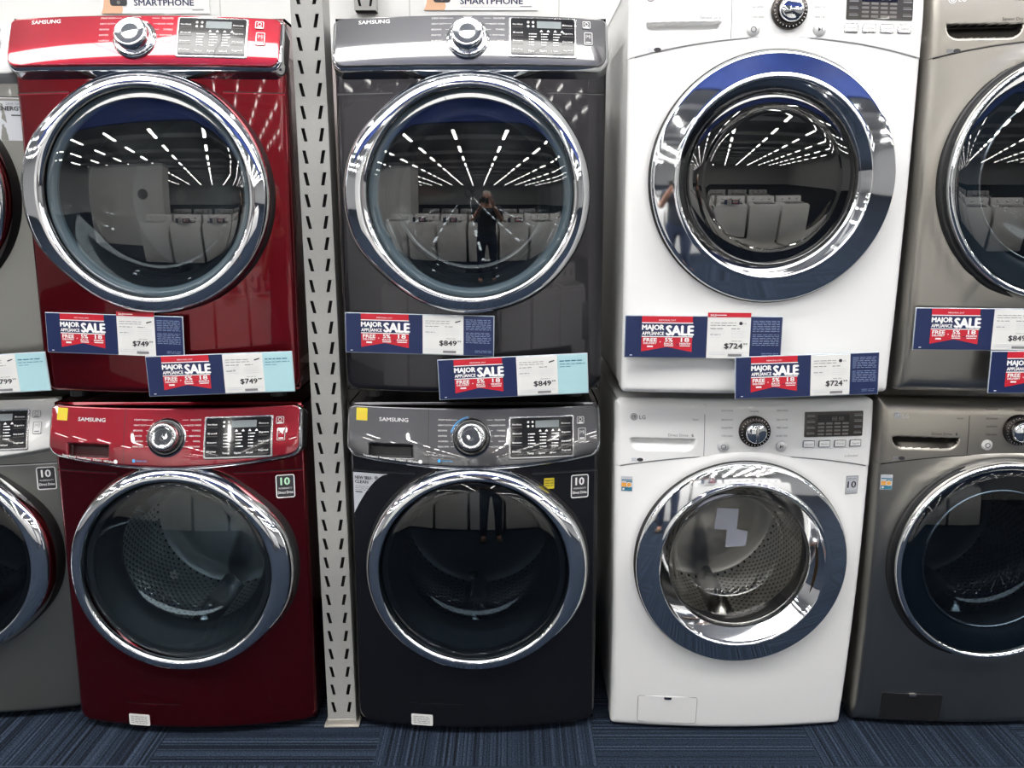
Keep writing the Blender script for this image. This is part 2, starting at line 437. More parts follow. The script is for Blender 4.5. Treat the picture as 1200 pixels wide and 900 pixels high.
def drum(mp, zc, parent, bright=.5, r=.245, y0=.13, y1=.46, rot=0., plain=False):
    dm = drum_mat(zc, bright) if not plain else mat('plain_drum_steel', (bright*.3, bright*.3, bright*.3), .4, 1)
    mb = MB(mp); mb.lathe([(.275, .015), (.262, .03), (.225, .06), (.205, .095), (.21, .12), (r, y0)], 0, zc, GASKET, 72); mb.build('gasket', parent)
    mb = MB(mp); mb.lathe([(r, y0), (r, y1-.02), (r-.01, y1-.005)], 0, zc, dm, 96).lathe([(r-.01, y1-.005), (r-.02, y1), (.17, y1+.005), (.165, y1-.006), (.0005, y1-.006)], 0, zc, mat('drum_back_steel', (bright*(.3 if plain else 1),)*3, .3, 1), 96); d = mb.build('drum', parent)
    for k in range(3):
        a = rot+2*PI*k/3; mb = MB(mp); V = []; F = []
        for j, y in enumerate((y0+.01, y0+.04, y1-.05, y1-.02)):
            h = (.0, .055, .055, 0)[j]
            for (da, rr) in ((-.16, r-.001), (-.05, r-.002-h), (.05, r-.002-h), (.16, r-.001)):
                V.append(((rr)*math.cos(a+da), y, zc+rr*math.sin(a+da)))
        for j in range(3):
            for q in range(3): F.append([j*4+q, j*4+q+1, j*4+5+q, j*4+4+q])
        mb.add(V, F, SATIN, True); mb.build('baffle', d)
def warranty10(mp, x, z, col, parent, tilt=0.):
    mb = MB(mp); P = rrect(x, z, .049, .066, .006)
    mb.prism(P, -.0012, 0, TXTDARK); mb.frame(P, .0025, -.0018, -.001, WHITE)
    mb.text('10', x, z+.004, .022, col, bold=.03, y0=-.0018); mb.text('WARRANTY', x, z-.008, .005, WHITE, w=.036, y0=-.0018); mb.text('Direct Drive', x, z-.021, .008, WHITE, w=.039, bold=.02, y0=-.0018)
    mb.build('warranty_sticker', parent, 'black and white ten year warranty sticker')
def energy_sticker(mp, x, z, parent):
    mb = MB(mp); P = rrect(x, z, .031, .042, .001)
    mb.prism(P, -.001, 0, SILVERSTK); y = -.0014
    def rc(a, b, c, d, m): mb.add([(x+a, y, z+c), (x+b, y, z+c), (x+b, y, z+d), (x+a, y, z+d)], [[0, 1, 2, 3]], m)
    rc(-.014, .014, .009, .012, TEAL); rc(-.001, .014, .004, .0075, TEAL); rc(-.014, .005, -.008, .003, ORANGE); rc(-.014, .014, -.0195, -.009, TEAL)
    y = -.0018; mb.add([(p[0], y, p[1]) for p in circ(x+.006, z-.002, .0075, 20)], [list(range(20))], CARD)
    mb.add([(p[0], y-.0003, p[1]) for p in circ(x+.006, z-.002, .0055, 20)], [list(range(20))], ORANGE)
    mb.add([(p[0], y, p[1]) for p in circ(x-.009, z-.0145, .003, 12)], [list(range(12))], CARD)
    mb.build('rating_sticker', parent, 'small blue and orange rating sticker')

CYC_W = (['STEAM WASH', 'HEAVY DUTY', 'BEDDING', 'SANITIZE', 'ALLERGEN', 'RINSE+SPIN'], ['DELICATES', 'QUICK WASH', 'TOWELS', 'PERM PRESS', 'WOOL', 'ACTIVE WEAR'])
def samsung(kind, label, loc, paint, dryer, rot=(0, 0, 0)):
    """front loader with a tilted chrome-edged control panel and a round chrome door"""
    W, D = .686, .74
    H = .973 if dryer else .965
    root = thing('clothes_dryer' if dryer else 'washing_machine', label, 'dryer' if dryer else 'washing machine', loc, rot)
    mp = None
    pm = PAINT[paint]; cm = CTRL[paint]
    bulge = lambda x: .05*(2*x/W)**2
    zc, R = (.535, .301) if dryer else (.51, .296)
    Hs = .142 if dryer else .166; tau = math.radians(24 if dryer else 20); zb = (.838 if dryer else .806)
    cabinet(mp, W, H, D, pm, root, .07)
    feet(mp, W, D, root)
    mb = MB(mp); mb.ppanel(-W/2, W/2, .022, zb+.05, .035, 0, zc, .275, lambda x, z: bulge(x), .014, .09, pm); mb.build('front_panel', root)
    srf = lambda x, y, z: (x, y+bulge(x), z)
    # seam line beside the door, with a painted highlight strip under it
    zs = zb-.052 if dryer else zb-.028
    xi = math.sqrt(max(.01, (R+.015)**2-(zs-zc)**2))
    for sx in (-1, 1):
        mb = MB(srf); mb.bar(sx*xi, zs, sx*W/2*.985, zs, .0022, -.0006, BLACK); mb.bar(sx*xi, zs-.003, sx*W/2*.985, zs-.003, .0028, -.0012, cm)
        mb.build('panel_seam', root)
    # ---- door
    sgn = PI if dryer else 0.
    def bump(a):
        d = (a-sgn+PI) % (2*PI)-PI
        return .021*math.exp(-(d/.62)**4)
    dr = MB().lathe([(.2555, -.026), (.2575, -.037), (.261, -.0415), (.2655, -.0425), (.273, -.0405), (.283, -.0365), (R-.007, -.0285), (R-.002, -.019), (R, .0)], 0, zc, CHROME, 160, bump)
    door = dr.build('door', root, 'chrome ring door')
    MB().lathe([(R, 0), (R+.001, .004), (R+.003, .01), (R+.004, .045)], 0, zc, BLACK, 128, bump).build('door_gasket', door)
    rr = .2565
    def dome(sag, rim, yr=-.024):
        pr = []
        for i in range(20):
            q = rr*(1-i/20*.9995)
            y = yr-sag*(1-(q/rr)**2)
            e = (rr-q)/.022
            if e < 1: y += rim*(1-e)**2
            else: pass
            pr.append((q, y))
        pr = [(rr, yr+rim), (rr-.003, yr+rim*.72-sag*.02), (rr-.007, yr+rim*.42-sag*.05)]+[p for p in pr if p[0] < rr-.009]
        return pr
    MB().lathe(dome(.030 if dryer else .024, .006), 0, zc, G_DRY if dryer else (G_WASH if paint == 'red' else G_WASHD), 128).build('door_glass', door)
    if not dryer:
        MB().lathe([(.236, -.01), (.225, .02), (.195, .07), (.178, .10), (.15, .112), (.08, .118), (.0005, .12)], 0, zc, G_BOWLD, 96).build('door_bowl', door)
        MB().lathe([(.251, -.012), (.236, -.01)], 0, zc, GASKET, 96).build('bowl_rim', door)
    else:
        MB().lathe([(.2555, -.016), (.25, -.0135), (.243, -.012), (.238, -.006), (.234, .004)], 0, zc, EDGE, 128).build('glass_edge', door)
        MB().lathe([(.236, -.002), (.205, .02), (.19, .045), (.17, .05), (.0005, .055)], 0, zc, G_BOWLD, 96).build('door_bowl', door)
    drum(mp, zc, root, .7 if paint == 'red' else .22, rot=.5, plain=dryer)
    # ---- control panel
    yb = -.052; PW = W+.001
    def fr(x, y, z):                                   # panel frame: z runs up the slope, y out of the face
        return (x, yb+z*math.sin(tau)+y*math.cos(tau)+.05*(2*x/W)**2, zb+z*math.cos(tau)-y*math.sin(tau))
    low = (lambda x: .004*(2*x/W)**2) if dryer else (lambda x: .028*(2*x/W)**2)
    chm = CHROME if paint != 'grey' else cm
    curl = lambda z: .0105*max(0, 1-max(z, -.01)/.066)**2           # the face rolls under at its lower edge
    slot = None if dryer else (-.28, -.16, .026, .062)
    def yf0(x, z):
        y = curl(z-low(x))
        return y+.035 if slot and slot[0] < x < slot[1] and slot[2] < z < slot[3] else y
    mb = MB(fr); mb.cpanel(-PW/2, PW/2, low, Hs, yf0, .012, .05, chm, 120, 40, .03, .022); mb.build('panel_rim', root)
    b = .0065 if paint != 'grey' else .001
    def yf(x, z):
        y = -.0022+curl(z-low(x))
        if slot:
            a, c, e, g = slot
            d = min(x-a, c-x, z-e, g-z); q = max(0, min(1, d/.004)); y += .022*q*q*(3-2*q)
        return y
    pick = (lambda x, z: (BLACK if paint != 'red' else REDPOCK) if slot and slot[0]+.001 < x < slot[1]-.001 and slot[2]+.001 < z < slot[3]-.001 else None)
    mb = MB(fr); mb.cpanel(-PW/2+b, PW/2-b, lambda x: low(x)+b*.8, Hs-b*.6, yf, .004, .006, cm, 230 if slot else 70, 60 if slot else 30, .026, .018, pick)
    cp = mb.build('control_panel', root)
    y0 = -.0032
    def P(mb_=None): return MB(lambda x, y, z: fr(x, y+curl(z-low(x)), z))
    tx = SILVERTXT if paint != 'grey' else TXTGREY
    mb = P()
    if paint != 'grey' or True:
        mb.text('SAMSUNG', -.252 if not dryer else -.275, .122 if not dryer else .118, .0105, tx, w=.079, al='L', bold=.02, y0=y0)
    mb.build('brand_lettering', cp); mb = P()
    cs = WHITE if paint != 'grey' else TXTGREY
    top = .128 if not dryer else .126; st = .0143 if not dryer else .0155; nrow = 6 if not dryer else 5
    ks = .083 if not dryer else .072
    kx = -.003
    mr_ = P()
    for i in range(nrow):
        z = top-i*st
        mb.text(CYC_W[0][i], -.092, z, .0042, cs, al='L', y0=y0); mr_.text(CYC_W[1][i], .086, z, .0042, cs, al='R', y0=y0)
        mb.bar(-.058, z+.002, -.04-.012*(1-abs(z-ks)/.05), z+.002, .0008, y0, cs); mr_.bar(.053, z+.002, .036+.012*(1-abs(z-ks)/.05), z+.002, .0008, y0, cs)
    mb.build('cycle_lettering', cp); mb = mr_
    P().text('NORMAL', kx, top+.004, .004, cs, y0=y0).build('cycle_lettering', cp)
    mb.build('cycle_lettering', cp); mb = P()
    if not dryer:
        mb.text('SuperSpeed  PowerFoam  STEAM  VRTplus', -.295, .0105, .0055, cs, w=.15, al='L', bold=.02, y0=y0, rise=lambda x: .022*(2*x/W)**2)
        mb.add([(p[0], y0, p[1]) for p in circ(-.139, .0175, .0055, 14)], [list(range(14))], cs)
        mb.build('slogan_lettering', cp); mb = P()
        mb.prism(rrect(-.089, .021, .007, .008, .001), y0, 0, LIGHTBLUE); mb.text('Vibration Care', -.083, .019, .005, LIGHTBLUE, w=.03, al='L', y0=y0)
        mb.build('care_logo', cp); mb = P()
        mb.bar(-.118, .004, -.118, Hs-.006, .0012, y0+.0004, BLACK)
    else:
        mb.text('Sensor Dry', .088, top+.012, .004, cs, al='R', y0=y0)
    mb.build('panel_joint' if not dryer else 'slogan_lettering', cp)
    # knob
    fk = lambda x, y, z: fr(x, y, z)
    kb = MB(fk); ky = 0.0
    kb.lathe([(.050, 0), (.050, -.006), (.047, -.010), (.041, -.011), (.038, -.008)], kx, ks, CHROME if dryer else GLOSSBLACK, 64)
    kb.lathe([(.0525, .0), (.0525, -.0045), (.050, -.006)], kx, ks, CHROME, 64)
    base = kb.build('knob_base', cp)
    k2 = MB(fk)
    if dryer: k2.lathe([(.040, -.006), (.040, -.030), (.037, -.034), (.034, -.0345), (.03, -.033), (.015, -.0345), (.0005, -.035)], kx, ks, CHROME, 64)
    else:
        k2.lathe([(.038, -.006), (.037, -.028), (.034, -.033), (.027, -.034), (.0245, -.031)], kx, ks, SATIN if paint != 'white' else CHROME, 64)
        k2.lathe([(.0245, -.031), (.018, -.0305), (.0005, -.0315)], kx, ks, CHROME, 48)
        for i in range(24):
            a = 2*PI*i/24
            k2.bar(kx+.028*math.cos(a), ks+.028*math.sin(a), kx+.033*math.cos(a), ks+.033*math.sin(a), .0012, -.0345, DARKGREY)
    k2.build('knob', base)
    if not dryer and paint == 'onyx':
        mb = P()
        for i in range(14):
            a0, a1 = PI*.55+i*.085, PI*.55+(i+1)*.085
            mb.bar(kx+.056*math.cos(a0), ks+.056*math.sin(a0), kx+.056*math.cos(a1), ks+.056*math.sin(a1), .0025, y0, LIGHTBLUE)
        mb.build('light_arc', cp)
    # display
    if dryer: dx0, dx1, dz0, dz1 = .101, .258, .030, .128
    else: dx0, dx1, dz0, dz1 = .1, .266, .03, .134
    cx, cz, dw, dh = (dx0+dx1)/2, (dz0+dz1)/2, dx1-dx0, dz1-dz0
    mb = MB(fr); mb.cpanel(dx0-.005, dx1+.005, dz0-.006, dz1+.004, lambda x, z: -.0045+curl(z-low(x)), .002, .004, SATIN, 14, 16, .006); fb = mb.build('display_bezel', cp)
    mb = MB(fr); mb.cpanel(dx0, dx1, dz0, dz1, lambda x, z: -.0062+curl(z-low(x)), .001, .003, GLOSSBLACK, 14, 16, .004)
    y1 = -.0068; P2 = MB(lambda x, y, z: fr(x, y+curl(z-low(x)), z))
    mb.map = P2.map
    mb.prism(rrect(cx+.015, dz1-.018, dw*.38, .019, .001), y1, -.006, LCD)
    for i in range(4):
        for x in (dx0+.017, dx1-.018):
            z = dz1-.02-i*dh*.23
            mb.text(['Pre Wash', 'Soil', 'Steam', 'Delay', 'Rinse', 'Spin', 'Dry Level', 'Signal'][i+(4 if x > cx else 0)], x, z, .0042, WHITE, w=.024, bold=.02, y0=y1)
            mb.bar(x-.014, z-.006, x+.014, z-.006, .0008, y1, KEYGREY)
    for i in range(5):
        for j in range(3):
            x = dx0+dw*(.30+.19*j); z = dz1-.044-i*.0085 if not dryer else dz1-.044-i*.0075
            mb.bar(x-.003, z, x-.0005, z, .0025, y1, WHITE); mb.bar(x+.001, z, x+.001+random.uniform(.008, .016), z, .0024, y1, WHITE)
    for j in range(3):
        x = dx0+dw*(.32+.18*j)
        mb.text(['Temp', 'Spin', 'Soil Level'][j], x, dz0+.007, .005, WHITE, w=.017, bold=.02, y0=y1)
    for j in range(2):
        for i in range(2): mb.prism(circ(cx-.036+.012*i, dz1-.012-.011*j, .003, 10), y1, -.006, WHITE)
    for j in range(4): mb.prism([(cx-.008+.017*j, dz1-.038), (cx+.0+.017*j, dz1-.038), (cx-.004+.017*j, dz1-.032)], y1, -.006, WHITE)
    mb.build('display', fb)
    for (x, z, ww, hh, t) in ((.288, dz1-.012, .022, .022, 'o'), (.292, dz1-.05, .023, .036, '>')):
        mb = P(); Q = rrect(x, z, ww, hh, .004); mb.prism(Q, y0-.0012, 0, cm, .001); mb.frame(inset(Q, .0012), .0013, y0-.0016, y0, tx)
        if t == 'o': mb.frame(circ(x, z+.002, .005, 16), .0012, y0-.0018, y0, cs)
        else: mb.text('|>||', x, z+.003, .008, cs, w=.011, y0=y0-.0016)
        mb.bar(x-.006, z-hh*.3, x+.006, z-hh*.3, .003, y0-.0018, cs); mb.build('button', cp)
    # ---- stickers and service flap of the washers
    if not dryer:
        col = {'red': MINT, 'onyx': WHITE, 'grey': WHITE}[paint]
        warranty10(srf, .29, zs-.045, col, root)
        mb = MB(srf); mb.bar(-.19, .098, -.03, .098, .0015, -.0006, BLACK)
        mb.prism(rrect(-.11, .092, .03, .006, .002), -.0015, 0, pm); mb.build('service_flap', root)
        if paint != 'grey':
            mb = MB(srf); mb.prism(rrect(-.153, .046, .062, .034, .004), -.001, 0, CARD)
            mb.lines(-.178, -.130, .056, 5, .005, .0016, TXTGREY, -.0014); mb.build('care_sticker', root)
            mb = P(); mb.prism(rrect(-.301, Hs-.028, .031, .034, .001), -.0036, 0, YELLOW); mb.lines(-.312, -.29, Hs-.03, 3, .005, .0012, ORANGE, -.004); mb.build('sticky_note', cp, 'yellow sticky note')
    if kind == 'selfclean':
        pts = [(-.333, zs-.008), (-.235, zs-.008)]; pts = [(-.332, zs-.125)]
        for i in range(9):
            t = i/8; a = math.radians(157-t*23); r_ = R+.065
            pts.append((r_*math.cos(a)-.0, zc+r_*math.sin(a)))
        pts = [(-.333, zs-.125)]+[(-.333+.098*t**1.0, zs-.125+.117*(1-(1-t)**1.7)) for t in [i/8 for i in range(1, 9)]]+[(-.333, zs-.008)]
        mb = MB(srf); mb.prism(pts, -.0012, 0, SILVERSTK)
        mb.text('NEW SELF-', -.328, zs-.026, .009, TXTDARK, w=.05, al='L', bold=.03, y0=-.0016); mb.text('CLEAN', -.328, zs-.038, .009, TXTDARK, al='L', bold=.03, y0=-.0016)
        mb.lines(-.328, -.288, zs-.047, 3, .005, .0015, TXTGREY, -.0016); mb.bar(-.328, zs-.063, -.308, zs-.063, .003, -.0016, TXTDARK)
        mb.add([(p[0], -.0016, p[1]) for p in circ(-.267, zs-.02, .0055, 14)], [list(range(14))], TXTGREY); mb.build('feature_sticker', root, 'silver triangular sticker reading NEW SELF-CLEAN')
        mb = MB(srf); mb.prism(rrect(.205, zs-.032, .028, .03, .002), -.001, 0, YELLOW); mb.lines(.194, .217, zs-.024, 3, .007, .002, TXTDARK, -.0014); mb.build('energy_sticker', root, 'yellow energy sticker edge')
    if kind == 'energy':
        mb = MB(srf); mb.prism(rrect(.28, zs-.06, .10, .10, .002), -.001, 0, SILVERSTK)
        mb.text('SAVE TIME', .327, zs-.02, .006, TXTGREY, al='R', y0=-.0016); mb.text('ENERGY', .327, zs-.034, .011, TXTDARK, al='R', bold=.03, y0=-.0016); mb.bar(.3, zs-.046, .327, zs-.046, .003, -.0016, TXTDARK); mb.build('feature_sticker', root)
    return root

def lg(label, loc, paint, dryer, rot=(0, 0, 0)):
    """front loader whose flush control panel meets the front in an arched seam"""
    W, D = .692, .80
    H = 1.003 if dryer else .985
    dz = H-.985
    root = thing('clothes_dryer' if dryer else 'washing_machine', label, 'dryer' if dryer else 'washing machine', loc, rot)
    pm = PAINT[paint]; cm = CTRL[paint]
    tp, rec = (.018, .03) if dryer else (.035, .055)
    def mp(x, y, z):
        k = max(0, 1-z/(.75*H))
        return (x*(1-tp*(1-z/H)), y+rec*k*k, z)
    zc, R = (.543, .292) if dryer else (.531, .290)
    bulge = lambda x, z=0: .026*(2*x/W)**2
    er = .016 if paint == 'white' else .03
    cabinet(mp, W-.004, H, D, pm, root, .06)
    feet(lambda x, y, z: (x, y+.08, z), W, D-.1, root)
    zlow = .006 if not dryer else .014
    sea = lambda x: ((.800 if not dryer else .820)+(.037 if not dryer else .044)*(1-(x/.346)**2))
    def yfr(x, z):
        d = math.hypot(x, z-zc)-R
        return bulge(x)-.007*math.exp(-((d-.012)/.016)**2)
    mb = MB(mp); mb.ppanel(-W/2, W/2, zlow, sea(0)+.018, .012, 0, zc, .245, yfr, er, .09, pm); mb.build('front_panel', root)
    # control fascia above the arched seam
    slot = (-.307, -.135, .846+dz, .880+dz)
    def yf(x, z):
        y = bulge(x)-.0022+.012*max(0, (z-.86-dz)/.125)**2
        e_ = max(0, min(x+W/2, W/2-x, (H-z)*.7)); y += er-math.sqrt(max(0, er*er-(er-e_)**2)) if e_ < er else 0
        a, c, e, g = slot
        if a < x < c and e < z < g:
            q = min(1, min(x-a, c-x)/.006); u = (z-e)/(g-e)
            rr_ = 1 if min(x-a, c-x) > .03 else math.sqrt(max(0, 1-((.03-min(x-a, c-x))/.03)**2))
            zb_ = e+(1-rr_)*(g-e)*.9
            if z > zb_:
                v = (z-zb_)/(g-zb_); y += .024*min(1, v*1.15)*(1 if v < .93 else 1-(v-.93)/.07)*q
        return y
    mb = MB(mp); mb.cpanel(-W/2-.0005, W/2+.0005, sea, H, yf, .0018, .012, cm, 260, 64, .0, .02, (lambda x, z: POCKET_REFL if paint == 'steel' and slot[0]+.002 < x < slot[1]-.002 and slot[2]+.001 < z < slot[3]-.001 and math.hypot(0, 0) == 0 and yf(x, z)-bulge(x) > .001 else None)); fp = mb.build('control_panel', root)
    sf = lambda x, y, z: mp(x, y+yf(x, z) if not (slot[0] < x < slot[1] and slot[2] < z < slot[3]) else y+bulge(x)-.0022, z)
    mb = MB(mp)
    for i in range(60):
        x0, x1 = -W/2*.96+W*.96*i/60, -W/2*.96+W*.96*(i+1)/60
        mb.add([(x0, bulge(x0)-.0012, sea(x0)-.0024), (x1, bulge(x1)-.0012, sea(x1)-.0024), (x1, bulge(x1)-.0012, sea(x1)+.001), (x0, bulge(x0)-.0012, sea(x0)+.001)], [[0, 1, 2, 3]], TXTGREY if paint == 'white' else BLACK)
    mb.build('panel_seam', root)
    tx = TXTGREY if paint == 'white' else TXTDARK
    y0 = -.0008
    # print
    mb = MB(sf)
    lt = WHITE if (paint == 'steel') else TXTGREY
    Z = lambda z: z+dz
    mb.add([(p[0], y0, p[1]) for p in circ(-.297, Z(.937), .0095, 24)], [list(range(24))], lt)
    mb.text('LG', -.283, Z(.9315), .0105, lt, al='L', bold=.02, y0=y0)
    fc = PAINT['white'] if paint == 'white' else TXTDARK
    mb.frame(circ(-.297, Z(.937), .0072, 24), .0011, y0-.0005, y0, fc); mb.text('L', -.297, Z(.934), .006, fc, y0=y0-.0004)
    mb.build('brand_lettering', fp); mb = MB(sf)
    mb.text('Steam' if not dryer else 'TrueSteam', -.128, Z(.931), .005, tx, al='R', y0=y0)
    mb.text('Direct Drive' if not dryer else 'Sensor Dry', -.155 if not dryer else -.137, Z(.887), .0075, tx, al='R', y0=y0)
    if not dryer: mb.text('6', -.143, Z(.887), .0085, tx, bold=.03, y0=y0)
    mb.build('slogan_lettering', fp); mb = MB(sf)
    mb.prism(rrect(-.296, Z(.821), .014, .009, .001), y0, y0+.0005, TXTGREY if paint != 'white' else SILVERSTK)
    mb.add([(p[0], y0, p[1]) for p in [(-.28+.0085*math.cos(t)*1., Z(.821)+.005*math.sin(t)) for t in [2*PI*i/20 for i in range(20)]]], [list(range(20))], TXTDARK)
    mb.build('certificate_logo', fp); mb = MB(sf)
    mb.text('NORMAL', .019, Z(.953), .0045, tx, y0=y0)
    for i in range(4):
        z = Z((.955, .931, .91, .888)[i])
        mb.text(('BULKY/LARGE', 'BEDDING', 'ALLERGIENE', 'TUB CLEAN')[i] if not dryer else ('HEAVY DUTY', 'ANTIBACTERIAL', 'STEAM SANITARY', 'STEAM FRESH')[i], -.068, z, .0045, tx, al='L', y0=y0, w=.03)
        mb.text(('PERM PRESS', 'DELICATES', 'SPEED WASH', 'RINSE+SPIN')[i] if not dryer else ('PERM PRESS', 'DELICATES', 'SPEED DRY', 'TIME DRY')[i], .108, z, .0045, tx, al='R', y0=y0, w=.03)
    mb.build('cycle_lettering', fp); mb = MB(sf)
    if not dryer: mb.text('LoDecibel', .306, Z(.829), .006, tx, al='R', w=.036, y0=y0).build('slogan_lettering', fp); mb = MB(sf)
    mb.bar(-.112, sea(-.112)+.002, -.112, H-.012, .0016, y0+.0002, TXTGREY if paint == 'white' else BLACK)
    mb.build('panel_joint', fp)
    # knob
    kx, kz = .019, Z(.903); yk = bulge(kx)-.0022
    kk = lambda x, y, z: mp(x, y+yk, z)
    mb = MB(kk); mb.lathe([(.0415, .004), (.0415, -.007), (.039, -.010), (.029, -.0115)], kx, kz, mat('knob_ring', (.07, .06, .055), .25, .7), 64)
    for i in range(28):
        a = 2*PI*i/28
        mb.bar(kx+.034*math.cos(a), kz+.034*math.sin(a), kx+.0375*math.cos(a), kz+.0375*math.sin(a), .0014, -.0125, SILVERTXT)
    kb = mb.build('knob_base', fp)
    mb = MB(kk); mb.lathe([(.028, -.008), (.028, -.022), (.026, -.028), (.021, -.0305), (.0005, -.032)], kx, kz, CHROME, 64)
    if not dryer: mb.box(kx-.004, kx+.004, -.038, -.03, kz-.024, kz+.024, SATIN, .002)
    mb.build('knob', kb)
    for (x, t) in ((-.062, 'o'), (.092, 'p')):
        mb = MB(sf); mb.lathe([(.0145, .002), (.0145, -.003), (.013, -.0055), (.0005, -.006)], x, Z(.862), mat('button_silver', (.62, .62, .62), .4, .2) if paint == 'white' else CARD, 40)
        if t == 'o': mb.frame(circ(x, Z(.862), .0065, 20), .0014, -.0066, -.005, TXTDARK)
        else: mb.prism([(x-.004, Z(.857)), (x+.002, Z(.862)), (x-.004, Z(.867))], -.0066, -.005, TXTDARK); mb.bar(x+.004, Z(.858), x+.004, Z(.866), .0016, -.0066, TXTDARK)
        mb.build('button', fp)
    x0, x1, z0, z1 = .153, .314, Z(.886), Z(.953)
    mb = MB(mp); mb.cpanel(x0, x1, z0, z1, lambda x, z: yf(x, z)-.002, .001, .004, BROWNDISP, 12, 6, .003); mb.map = sf
    y1 = -.0026
    mb.prism(rrect(x0+.079, z1-.018, .085, .02, .001), y1, -.002, GLOSSBLACK)
    for i in range(4):
        for j in range(4): mb.prism(rrect(x0+.045+.0225*j, z0+.007+.0095*i, .017, .005, .001), y1, -.002, KEYGREY)
        for x in (x0+.017, x1-.014): mb.bar(x-.011, z0+.009+.0155*i, x+.011, z0+.009+.0155*i, .0026, y1, TXTGREY); mb.bar(x-.011, z0+.013+.0155*i, x+.009, z0+.013+.0155*i, .0012, y1, KEYGREY)
    mb.text('88:88', x0+.09, z1-.024, .011, KEYGREY, y0=y1-.0004)
    mb.build('display', fp)
    for i, x in enumerate((.167, .21, .253, .296)):
        mb = MB(sf); Q = rrect(x, Z(.867), .033, .020, .003); mb.prism(Q, -.003, .002, SATIN if paint == 'white' else cm, .001)
        mb.prism(inset(Q, .0022), -.0038, -.002, PAINT['white'] if paint == 'white' else cm, .0006)
        mb.text(('Soil Level', 'Spin', 'Temp', 'Signal')[i] if not dryer else ('Dry Level', 'Temp', 'Time Dry', 'Signal')[i], x, Z(.865), .0045, tx, w=.02, y0=-.0042); mb.build('button', fp)
    # ---- door
    if paint == 'white':
        mb = MB(mp); mb.lathe([(R+.003, .03), (R+.003, -.006), (R, -.008)], 0, zc, BLACK, 128)
        mb.lathe([(R, -.006), (R, -.014)]+[(R-.002, -.0185), (R-.004, -.0205), (R-.007, -.0216), (R-.011, -.0224), (.265, -.0256), (.242, -.0296), (.2375, -.0304), (.2355, -.0315), (.233, -.0335), (.230, -.033), (.2275, -.030)]+([(.2255, -.027), (.222, -.0225), (.208, -.004), (.2045, .001), (.204, .02)] if dryer else [(.2255, -.027), (.222, -.0225), (.197, .006), (.1935, .011), (.193, .03)]), 0, zc, CHROME, 160)
        door = mb.build('door', root, 'wide chrome ring door')
        if dryer:
            MB(mp).lathe([(.2045, .008), (.202, .003), (.198, .000), (.185, -.0035), (.17, -.0065), (.167, -.0065), (.164, -.0055)]+[(.16*(1-i/14*.997), -.0055-.0115*(1-(1-i/14)**2)) for i in range(15)], 0, zc, G_LGD, 128).build('door_glass', door)
            MB(mp).lathe([(.206, .03), (.19, .06), (.17, .09), (.1, .1), (.0005, .1)], 0, zc, G_BOWLD, 96).build('door_bowl', door)
        else:
            MB(mp).lathe([(.1935, .016), (.190, .011), (.186, .013), (.183, .02), (.178, .05), (.168, .10), (.160, .128), (.147, .137), (.08, .148), (.0005, .152)], 0, zc, G_BOWL, 128).build('door_bowl', door)
            # brown reflection on the right of the opening, modelled as a bronze-coloured piece
            mb = MB(mp); mb.prism([(.205, zc+.07), (.226, zc+.06), (.23, zc), (.222, zc-.07), (.2, zc-.08), (.208, zc)], -.012, .02, mat('bronze_reflection', (.10, .06, .03), .25, .8), .004); mb.build('door_reflection', door)
    else:
        mb = MB(mp); mb.lathe([(R+.012, .03), (R+.012, .002), (R+.006, -.003), (R-.002, .0)], 0, zc, BLACK, 128)
        mb.lathe([(R-.002, .0), (R-.003, -.02), (R-.008, -.027), (R-.014, -.027), (R-.018, -.022)], 0, zc, CHROME, 160)
        door = mb.build('door', root, 'black ring door with slim chrome edge')
        pr = [(R-.018, -.020)]+[(r, -.022-.030*(1-(r/.275)**2)) for r in (.27, .25, .23, .21, .19, .16, .12, .08, .04, .0005)]
        MB(mp).lathe(pr, 0, zc, G_DRY if dryer else G_WASHD, 128).build('door_glass', door)
        MB(mp).lathe([(.27, -.012), (.23, -.004), (.205, 0.01)], 0, zc, mat('door_inner_ring', (.02, .035, .05), .25), 96).lathe([(.205, .01), (.203, .004), (.199, .004), (.197, .01)], 0, zc, CHROME, 96).build('inner_ring', door)
        MB(mp).lathe([(.197, .012), (.18, .06), (.16, .11), (.08, .12), (.0005, .125)], 0, zc, G_BOWLD, 96).build('door_bowl', door)
    drum(mp, zc, root, .8 if paint == 'white' else .25, r=.235, y0=.15, rot=.55, plain=dryer)
    srf = lambda x, y, z: mp(x, y+bulge(x), z)
    if not dryer:
        energy_sticker(srf, -.314, .752, root)
        if paint == 'white':
            mb = MB(srf); Q = rrect(.297, .75, .034, .05, .001); mb.prism(Q, -.001, 0, SILVERSTK); mb.frame(Q, .0015, -.0014, -.0008, TXTGREY)
            mb.text('10', .297, .742, .019, TXTDARK, bold=.02, w=.024, y0=-.0015); mb.lines(.284, .31, .768, 2, .004, .0014, TXTGREY, -.0015); mb.lines(.284, .31, .733, 2, .004, .001, TXTGREY, -.0015); mb.build('warranty_sticker', root, 'silver ten year warranty sticker')
        q = (-.268, -.095, .024, .112)
        mb = MB(srf); Q = rrect((q[0]+q[1])/2, (q[2]+q[3])/2, q[1]-q[0], q[3]-q[2], .006)
        fm = pm if paint == 'white' else BLACK
        mb.cpanel(q[0], q[1], q[2], q[3], lambda x, z: -.0012, .0008, .002, fm, 10, 4, .006)
        mb.frame(Q, .0012, -.0016, 0, TXTGREY if paint == 'white' else BLACK)
        mb.prism(rrect((q[0]+q[1])/2, q[3]-.005, .022, .008, .003), -.004, 0, SATIN); mb.build('service_flap', root)
    return root

YS, YD = 0.0, -0.015
